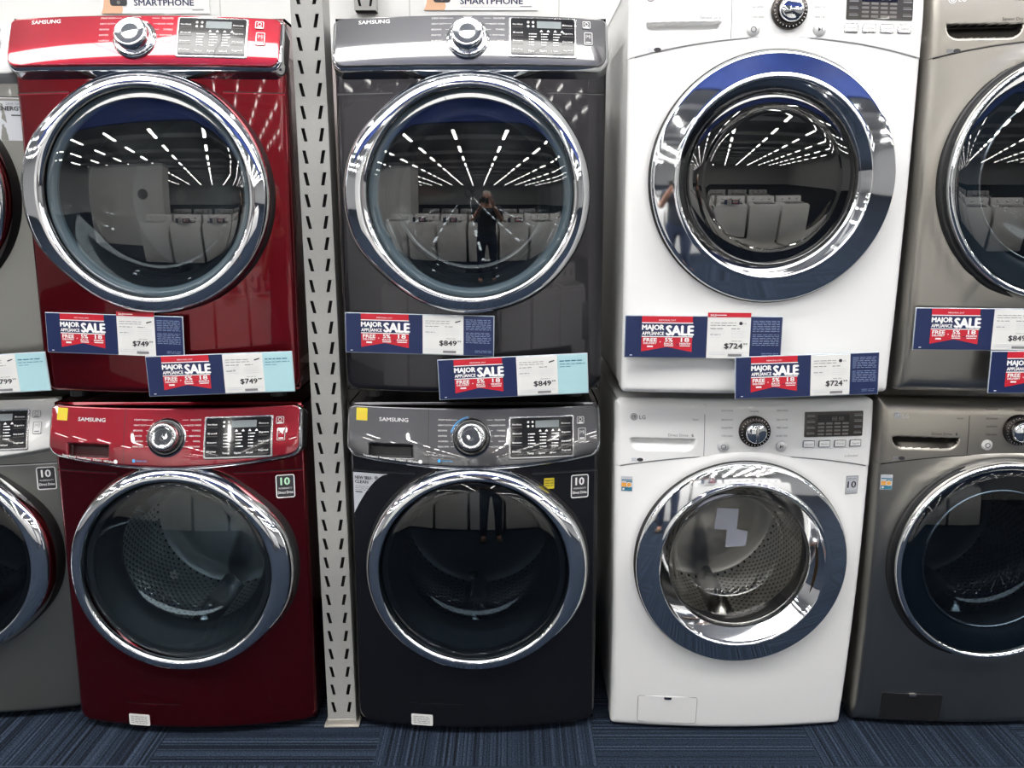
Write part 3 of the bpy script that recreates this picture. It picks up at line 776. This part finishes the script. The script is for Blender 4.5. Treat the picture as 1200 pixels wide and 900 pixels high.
# Samsung-style stacks
samsung('', 'deep red front-loading washer on the carpet beside the slotted post, below the red dryer', (-.912, YS, 0), 'red', False)
samsung('', 'deep red dryer stacked on the red washer', (-.912, YD, .980), 'red', True)
samsung('selfclean', 'dark charcoal front-loading washer with a silver NEW SELF-CLEAN corner sticker', (-.104, YS, 0), 'onyx', False)
samsung('', 'dark charcoal dryer stacked on the charcoal washer, with chrome-edged sloping panel', (-.104, YD, .980), 'onyx', True)
samsung('energy2', 'grey washer with pale silver panel and $799 card above, next to the red washer', (-1.606, .075, 0), 'grey', False)
samsung('energy', 'grey dryer with an ENERGY feature sticker, next to the red dryer', (-1.606, .06, .980), 'grey', True)
lg('white front-loading washer with wide chrome door ring standing on the carpet', (.621, -.026, 0), 'white', False)
lg('white dryer with wide chrome door ring stacked on the white washer', (.619, -.141, 1.005), 'white', True)
lg('brushed steel front-loading washer with dark glass door and dark service flap', (1.327, -.012, 0), 'steel', False)
lg('brushed steel dryer with dark glass door stacked on the steel washer', (1.327, -.125, 1.005), 'steel', True)

# ------------------------------------------------------------------ leaflet taped inside the white washer
lf = tag(MB().prism([(0, .006), (.056, 0), (.058, .052), (.078, .054), (.082, .118), (.03, .123), (.022, .06), (.004, .062)][:0] or [(.0, .055), (.036, .052), (.034, .0), (.092, .004), (.096, .048), (.064, .054), (.068, .115), (.006, .118)], -.0006, .0006, mat('leaflet_paper', (.62, .64, .74), .6)).build('paper_leaflet'), 'pale folded paper leaflet seen inside the white washer drum', 'leaflet')
lf.location = at(836, 641, .112)

# ------------------------------------------------------------------ slotted steel uprights
def upright(label, cat, loc, Wd, H, pitch, z0, roll=0., foot=True, dp=.05):
    r = thing('slotted_upright', label, cat, loc, (0, roll, 0))
    mb = MB(); n = int((H-z0)/pitch); hw = Wd/2
    def quad(a, b, c, d, m): mb.add([a, b, c, d], [[0, 1, 2, 3]], m)
    for i in range(n):
        a, b = z0+i*pitch, z0+(i+1)*pitch
        for sx in (-1, 1):
            xo, xi = sx*hw, 0.0
            h0, h1 = a+pitch*.20, b-pitch*.20
            sw = Wd*.12; top, bot = sx*Wd*.335, sx*Wd*.245
            if i < 0: continue
            hole = [(bot-sw/2, h0), (bot+sw/2, h0), (top+sw/2, h1), (top-sw/2, h1)]
            rect = [(min(xo, xi), a), (max(xo, xi), a), (max(xo, xi), b), (min(xo, xi), b)]
            for k in range(4):
                j = (k+1) % 4
                quad((rect[k][0], 0, rect[k][1]), (rect[j][0], 0, rect[j][1]), (hole[j][0], 0, hole[j][1]), (hole[k][0], 0, hole[k][1]), POSTM)
                quad((hole[k][0], 0, hole[k][1]), (hole[j][0], 0, hole[j][1]), (hole[j][0], .003, hole[j][1]), (hole[k][0], .003, hole[k][1]), POSTM)
    zt = z0+n*pitch
    if z0 > .001: quad((-hw, 0, 0), (hw, 0, 0), (hw, 0, z0), (-hw, 0, z0), POSTM)
    for sx in (-1, 1):
        mb.box(min(sx*hw, sx*(hw+.002)), max(sx*hw, sx*(hw+.002)), 0, dp, 0, zt, POSTM)
    mb.box(-hw, hw, .02, .024, 0, zt, POST_SHADE); mb.box(-hw, hw, dp-.003, dp, 0, zt, POSTM)
    mb.build('post', r)
    if foot:
        m2 = mat('foot_plate_steel', (.42, .40, .36), .45, .4, vary=.2)
        mb = MB(); mb.box(-hw-.012, hw+.012, -.014, .06, .001, .007, m2, .002); mb.box(-hw-.003, hw+.003, -.004, -.0008, .007, .022, m2, .001)
        mb.build('foot_plate', r)
    return r
upright('tall grey slotted steel upright standing on the carpet between the red and charcoal machines', 'shelving upright', (-.495, .055, 0), .077, 2.75, .0555, .03, -math.radians(.6), True, .09)
pb = at(428, 12, WALLY-.052)
upright('short grey slotted steel upright on the white wall behind the charcoal dryer', 'shelving upright', (pb.x, WALLY-.052, pb.z), .070, .6, .0555, .002, 0, False)

# ------------------------------------------------------------------ sale signs
def sign(label, p, Wd, roll, price, cardtop, right, brand, lean=0., yaw=0., xs=0.):
    """strip holder: navy panel with red flag, white price card, right-hand card; origin lower-left corner"""
    H = .102
    r = thing('sale_sign', label, 'sign', p, (lean, roll, yaw), 'sale signs on the machines')
    a, b = Wd*.525, Wd*.80
    MB().box(-.002, Wd+.002, 0, .003, -.002, H+.002, ACRYL, .0008).build('holder', r)
    mb = MB(); mb.box(0, a, -.0012, .0002, 0, H, NAVY)
    f0, f1 = Wd*.105, Wd*.43; y = -.0017
    fl = [(f0, .014), ((f0+f1)/2, .026), (f1, .014), (f1, H), (f0, H)]
    mb.prism(fl, y, -.001, REDP)
    y = -.0021
    mb.prism([(f0-.002, .052), (f1+.004, .052), (f1+.004, .084), (f0-.002, .084)], y, -.001, NAVY); y = -.0026
    mb.bar(f0, .0855, f1+.001, .0855, .0022, y, WHITE); mb.bar(f0, .0515, f1+.001, .0515, .0022, y, WHITE)
    fw = f1-f0
    mb.text('MEMORIAL DAY', (f0+f1)/2, .0905, .0036, WHITE, w=fw*.33, y0=y)
    mb.text('MAJOR', f0+.001, .0685, .0125, WHITE, w=fw*.43, al='L', bold=.05, y0=y); mb.text('APPLIANCE', f0+.001, .0555, .0085, WHITE, w=fw*.43, al='L', bold=.03, y0=y)
    mb.text('SALE', f1+.002, .0555, .0245, WHITE, w=fw*.53, al='R', bold=.05, y0=y)
    mb.text('FREE', f0+fw*.17, .039, .0095, WHITE, w=fw*.26, bold=.03, y0=y); mb.text('DELIVERY', f0+fw*.17, .033, .0045, WHITE, w=fw*.26, bold=.03, y0=y); mb.bar(f0+fw*.11, .027, f0+fw*.23, .027, .004, y, WHITE)
    mb.text('+', f0+fw*.37, .036, .005, WHITE, bold=.03, y0=y)
    mb.text('5%', f0+fw*.54, .039, .0105, WHITE, w=fw*.15, bold=.03, y0=y); mb.text('BACK', f0+fw*.54, .032, .005, WHITE, w=fw*.18, bold=.03, y0=y); mb.bar(f0+fw*.45, .029, f0+fw*.63, .029, .002, y, WHITE)
    mb.text('or', f0+fw*.71, .031, .005, NAVY, bold=.03, y0=y)
    mb.text('18', f0+fw*.86, .039, .0105, WHITE, w=fw*.16, bold=.03, y0=y); mb.text('MONTH', f0+fw*.86, .032, .005, WHITE, w=fw*.21, bold=.03, y0=y); mb.bar(f0+fw*.76, .029, f0+fw*.96, .029, .002, y, WHITE)
    mb.bar(.012, .005, .018, .005, .0018, y, WHITE)
    mb.build('sale_panel', r, 'navy panel with a red MAJOR APPLIANCE SALE flag')
    mb = MB(); top = H+(.010 if cardtop else -.001); mb.box(a, b, -.0022, -.0004, -.001 if cardtop else .001, top, CARD); y = -.0028
    if cardtop:
        mb.prism([(a, H-.001), (b, H-.001), (b, top), (a, top)], y, -.002, REDP); y = -.0033
        mb.text('SALE', a+.006, H+.0015, .005, WHITE, al='L', bold=.03, y0=y); mb.bar(a+.02, H+.004, a+.045, H+.004, .002, y, WHITE)
    cw = b-a
    if brand == 's': mb.prism([(b-.022, .083), (b-.008, .087), (b-.007, .090), (b-.021, .0865)], y, -.002, TXTDARK)
    else: mb.prism(circ(b-.024, .086, .0042, 16), y, -.002, TXTDARK); mb.text('LG', b-.0175, .0835, .0045, TXTGREY, al='L', y0=y)
    mb.lines(a+.007, a+cw*.66, .087, 2, .006, .0013, TXTGREY, y); mb.lines(a+.007, a+cw*.4, .073, 1, .005, .0016, TXTGREY, y); mb.lines(a+cw*.55, a+cw*.75, .073, 1, .005, .0016, TXTGREY, y)
    for i in range(4): mb.bar(a+.007, .067-.005*i, a+.007+cw*random.uniform(.25, .38), .067-.005*i, .0007, y, SILVERSTK); mb.bar(a+cw*.55, .067-.005*i, a+cw*.9, .067-.005*i, .0007, y, SILVERSTK)
    mb.lines(a+.007, a+cw*.3, .058, 1, .005, .0015, TXTGREY, y)
    mb.bar(a+.005, .014, b-.004, .014, .0009, y, SILVERSTK); mb.bar(a+.005, .009, a+cw*.45, .009, .0014, y, SILVERSTK); mb.bar(a+cw*.5, .0075, a+cw*.82, .0075, .006, y, TXTGREY)
    mb.text(price, b-.018, .024, .0135, TXTDARK, al='R', bold=.03, y0=y, w=cw*.42); mb.text('99', b-.006, .0335, .004, TXTDARK, al='R', bold=.03, w=.010, y0=y); mb.lines(a+cw*.57, b-.02, .042, 1, .004, .001, TXTGREY, y)
    mb.build('price_card', r, 'white price card')
    mb = MB()
    if right == 'navy':
        mb.box(b, Wd, -.0012, .0002, 0, H, NAVY); lt_ = mat('pale_blue_print', (.25, .32, .5), .5)
        mb.lines(b+.006, Wd-.006, .092, 7, .0042, .0012, lt_, -.0018); mb.lines(b+.006, Wd-.006, .058, 7, .0042, .0012, lt_, -.0018); mb.lines(b+.03, Wd-.005, .012, 2, .004, .001, lt_, -.0018)
        mb.build('terms_card', r, 'navy small-print card')
    else:
        mb.box(b, Wd, -.0012, .0002, 0, H, CYAN); mb.lines(b+.006, Wd-.012, .086, 1, .005, .0026, TEAL, -.0018); mb.lines(b+.006, Wd-.006, .078, 1, .005, .0015, TEAL, -.0018); mb.lines(b+.006, b+.035, .071, 1, .005, .0012, TEAL, -.0018)
        mb.build('offer_card', r, 'pale cyan offer card')
    return r
def place(u0, v0, u1, v1, Y0, Y1=None):
    a, b = at(u0, v0, Y0), at(u1, v1, Y1 if Y1 is not None else Y0); d = b-a
    return a, d.length, -math.atan2(d.z, math.hypot(d.x, d.y)), math.atan2(d.y, d.x)
def psign(label, u0, v0, u1, v1, Y0, Y1, *a):
    p, L, roll, yaw = place(u0, v0, u1, v1, Y0, Y1)
    return sign(label, p, L, roll, *a, yaw=yaw)
psign('$749 sale sign stuck low on the red dryer front, with a red-topped price card', 57, 412, 215.5, 418, -.004, -.042, '$749', True, 'navy', 's')
psign('$749 sale sign with a pale cyan end card, hung above the red washer panel', 176, 464, 345, 458, -.055, -.055, '$749', False, 'cyan', 's')
psign('$849 sale sign with a navy end card, stuck low on the charcoal dryer front', 406, 412, 578, 417, .004, -.035, '$849', False, 'navy', 's')
psign('$849 sale sign with a pale cyan end card, hung above the charcoal washer panel', 516, 468, 689, 460, -.055, -.055, '$849', False, 'cyan', 's')
psign('$724 sale sign with a red-topped price card, stuck on the white dryer front', 732, 418, 914, 420, -.13, -.145, '$724', True, 'navy', 'l')
psign('$724 sale sign hung over the lower edge of the white dryer, above its washer', 862, 467, 1028, 461, -.16, -.16, '$724', False, 'navy', 'l')
psign('sale sign stuck on the steel dryer front below its door', 1070, 409, 1243, 411, -.112, -.128, '$849', False, 'navy', 'l')
psign('sale sign hung over the lower edge of the steel dryer, cut by the photo edge', 1158, 460, 1330, 459, -.15, -.15, '$849', False, 'navy', 'l')
psign('$799 sale sign with a pale cyan end card, hung above the grey washer panel', -113, 467, 59, 457, .02, .02, '$799', False, 'cyan', 's')

# ------------------------------------------------------------------ wall posters
SKIN = mat('printed_skin', (.75, .45, .28), .5); PRN = mat('printed_phone', (.02, .02, .025), .4); PAPER = mat('poster_paper', (.86, .86, .85), .5)
def poster(label, u0, u1, v, th, tw, zt):
    Y = WALLY-.006; a, b = at(u0, v, Y), at(u1, v, Y); W = b.x-a.x
    r = thing('wall_poster', label, 'poster', (a.x, Y, a.z), group='phone posters on the white wall')
    MB().box(0, W, 0, .005, 0, .42, PAPER).build('sheet', r)
    mb = MB(); y = -.001
    mb.prism([(.0, 0), (.07, 0), (.075, .012), (.072, .03), (.06, .05), (.03, .06), (.012, .045), (.008, .02)], y, 0, SKIN)
    for i in range(4): mb.prism(rrect(.072, .052+.018*i, .03, .013, .006), y-.001, 0, SKIN)
    mb.build('hand_print', r)
    mb = MB(); mb.prism(rrect(.062, .095, .058, .14, .009), -.0015, 0, PRN); mb.prism(rrect(.062, .1, .05, .105, .002), -.002, 0, CARD); mb.prism(circ(.062, .036, .006, 16), -.002, 0, KEYGREY); mb.build('phone_print', r)
    mb = MB(); mb.text('SMARTPHONE', th, zt, .021, NAVY, w=tw, al='L', bold=.025); mb.bar(th, zt-.010, W-.02, zt-.010, .0012, -.001, SILVERSTK); mb.bar(W-.06, .012, W-.02, .012, .0025, -.001, TXTGREY)
    mb.text('UNLOCK YOUR', th, zt+.034, .021, NAVY, w=tw, al='L', bold=.025) if False else None
    mb.build('poster_print', r)
    return r
poster('white phone poster on the wall above the red dryer, with a hand holding a phone', 119, 246, 16, .115, .205, .026)
poster('white phone poster on the wall above the charcoal dryer, with a hand holding a phone', 497, 630, 12, .125, .215, .020)

# ------------------------------------------------------------------ aisle behind the photographer (seen mirrored in doors and chrome)
APPW = mat('appliance_white', (.78, .78, .77), .35, 0, .4)
APPG = mat('appliance_grey', (.35, .35, .35), .35, .6, .2)
def toploader(label, x, y, m):
    r = thing('top_load_washer', label, 'washing machine', (x, y, 0), (0, 0, PI), 'top loaders in the aisle behind')
    MB().box(-.34, .34, -.34, .34, .02, .93, m, .015).build('cabinet', r)
    MB().box(-.31, .31, -.32, .18, .93, .955, m, .01).box(-.24, .24, -.28, .12, .955, .959, GLOSSBLACK, .001).build('lid', r)
    mb = MB(lambda x_, y_, z_: (x_, y_+.25*max(0, z_-.93), z_)); mb.box(-.34, .34, .19, .34, .93, 1.09, m, .02); c = mb.build('console', r)
    for i in range(3):
        MB(lambda x_, y_, z_: (x_, y_+.04, z_)).lathe([(.03, .18), (.03, .155), (.0005, .15)], -.2+.2*i, 1.02, CHROME, 24).build('knob', c)
    return r
for i in range(7):
    toploader('white top-loading washer in the aisle behind the photographer, mirrored in the chrome and glass', -2.2+.74*i, -4.0, APPW)
for i in range(6):
    toploader('grey top-loading washer in the farther aisle, mirrored in the door glass', -2.0+.78*i, -6.4, APPG)
for i in range(4):
    x = -1.46+.74*i
    sign('sale sign standing on a white top loader behind the photographer', (x+.15, -3.62, .965), .32, 0, '$749', True, 'navy', 's', yaw=PI)
BLUEF = mat('blue_banner_cloth', (.03, .07, .32), .6, bump=(5, .8), vary=.25)
r = tag(MB().box(-7, 9, -3.68, -3.6, 3.25, 4.2, BLUEF, .01).build('hanging_banner'), 'long plain blue banner hanging across the store, mirrored in the chrome rings', 'banner')
r = tag(MB().box(-5.2, -2.3, -6.0, -5.2, 0, 2.5, WALLM, .01).box(-5.22, -2.28, -6.02, -5.18, 2.5, 2.56, FARM, .01).build('display_partition'), 'white partition block behind the aisle, mirrored in the dryer glass', 'partition')

# ------------------------------------------------------------------ the photographer (mirrored in the door rings)
def skinned(name, pts, edges, m, parent, root=0, sub=2):
    me = bpy.data.meshes.new(name); me.from_pydata([p[:3] for p in pts], edges, [])
    o = bpy.data.objects.new(name, me); S.collection.objects.link(o)
    sm = o.modifiers.new('skin', 'SKIN')
    lay = me.skin_vertices[0].data
    for i, p in enumerate(pts):
        rr = p[3] if isinstance(p[3], tuple) else (p[3], p[3]); lay[i].radius = rr; lay[i].use_root = (i == root)
    sb = o.modifiers.new('sub', 'SUBSURF'); sb.levels = sub; sb.render_levels = sub
    dg = bpy.context.evaluated_depsgraph_get(); dg.update()
    nm = bpy.data.meshes.new_from_object(o.evaluated_get(dg)); bpy.data.objects.remove(o)
    nm.materials.clear(); nm.materials.append(m)
    for p in nm.polygons: p.use_smooth = True; p.material_index = 0
    o = bpy.data.objects.new(name, nm); S.collection.objects.link(o); o.parent = parent; return o
PX, PY = .06, -2.60
per = thing('person', 'grey-haired photographer in dark t-shirt and jeans, mirrored in the white dryer chrome ring', 'person', (PX, PY, 0))
FLESH = mat('skin', (.55, .30, .21), .5); SHIRT = mat('dark_shirt', (.03, .04, .055), .8); JEANS = mat('jeans', (.03, .045, .09), .85); HAIR = mat('grey_hair', (.45, .42, .38), .7); SHOE = mat('brown_shoe', (.09, .055, .03), .5)
pts = [(0, 0, .99, (.10, .075)), (0, 0, 1.05, (.11, .085)), (0, .0, 1.22, (.13, .09)), (0, .01, 1.34, (.09, .07)), (0, .03, 1.40, .052), (0, .05, 1.45, .06), (0, .06, 1.52, (.075, .092)), (0, .05, 1.59, (.07, .085))]
E = [(0, 1), (1, 2), (2, 3), (3, 4), (4, 5), (5, 6), (6, 7)]
hands = []
for sx in (-1, 1):
    k = len(pts); pts += [(sx*.17, 0, 1.32, .06), (sx*.25, .03, 1.12, .045), (sx*.13, .17, 1.33, .033), (sx*.095, .20, 1.40, (.022, .03))]
    E += [(3, k), (k, k+1), (k+1, k+2), (k+2, k+3)]
    for j in range(4):                                   # four fingers around the camera body
        q = len(pts); pts += [(sx*(.088-.002*j), .212+.004*j, 1.425+.013*j, .0085), (sx*(.07-.002*j), .232, 1.43+.013*j, .008), (sx*(.05-.003*j), .232, 1.43+.013*j, .007)]
        E += [(k+3, q), (q, q+1), (q+1, q+2)]
    q = len(pts); pts += [(sx*.08, .19, 1.418, .010), (sx*.06, .165, 1.435, .009)]; E += [(k+3, q), (q, q+1)]
    k = len(pts); pts += [(sx*.095, 0, .82, .085), (sx*.11, .02, .48, .055), (sx*.12, -.01, .10, .04), (sx*.125, .06, .045, (.04, .03)), (sx*.13, .15, .03, (.04, .022))]
    E += [(0, k), (k, k+1), (k+1, k+2), (k+2, k+3), (k+3, k+4)]
skinned('body', pts, E, FLESH, per)
sp = [(0, 0, .80, (.185, .14)), (0, 0, 1.05, (.165, .13)), (0, .0, 1.22, (.175, .135)), (0, .015, 1.37, (.10, .085))]; se = [(0, 1), (1, 2), (2, 3)]
for sx in (-1, 1):
    k = len(sp); sp += [(sx*.172, 0, 1.33, .085), (sx*.23, .02, 1.18, .062)]; se += [(3, k), (k, k+1)]
skinned('t_shirt', sp, se, SHIRT, per)
jp = [(0, 0, 1.02, (.15, .115)), (0, 0, .90, (.165, .13))]; je = [(0, 1)]
for sx in (-1, 1):
    k = len(jp); jp += [(sx*.095, 0, .80, .10), (sx*.11, .02, .48, .07), (sx*.12, -.01, .09, .06)]; je += [(1, k), (k, k+1), (k+1, k+2)]
skinned('jeans', jp, je, JEANS, per)
skinned('hair', [(0, .0, 1.50, (.07, .06)), (0, .01, 1.57, (.083, .075)), (0, .045, 1.615, (.07, .06))], [(0, 1), (1, 2)], HAIR, per)
for sx in (-1, 1):
    skinned('shoe', [(sx*.12, -.04, .045, (.045, .04)), (sx*.125, .06, .045, (.048, .042)), (sx*.13, .17, .035, (.046, .032))], [(0, 1), (1, 2)], SHOE, per)
    skinned('ear', [(sx*.083, .04, 1.51, (.012, .02)), (sx*.088, .035, 1.54, (.01, .018))], [(0, 1)], FLESH, per, sub=1)
skinned('nose', [(0, .145, 1.515, .010), (0, .160, 1.497, .014)], [(0, 1)], FLESH, per, sub=1)
cm_ = thing('photo_camera', 'black camera held up to the photographer face', 'camera', (PX-.055, PY+.165, 1.42))
MB().box(-.07, .07, 0, .05, 0, .09, BLACK, .01).build('camera_body', cm_)
MB().lathe([(.0, .05), (.034, .05), (.034, .085), (.03, .085), (.028, .08), (.0005, .078)], 0, .045, GLOSSBLACK, 32).build('lens', cm_)
MB().box(-.025, .025, .005, .045, .09, .112, BLACK, .008).build('viewfinder', cm_)
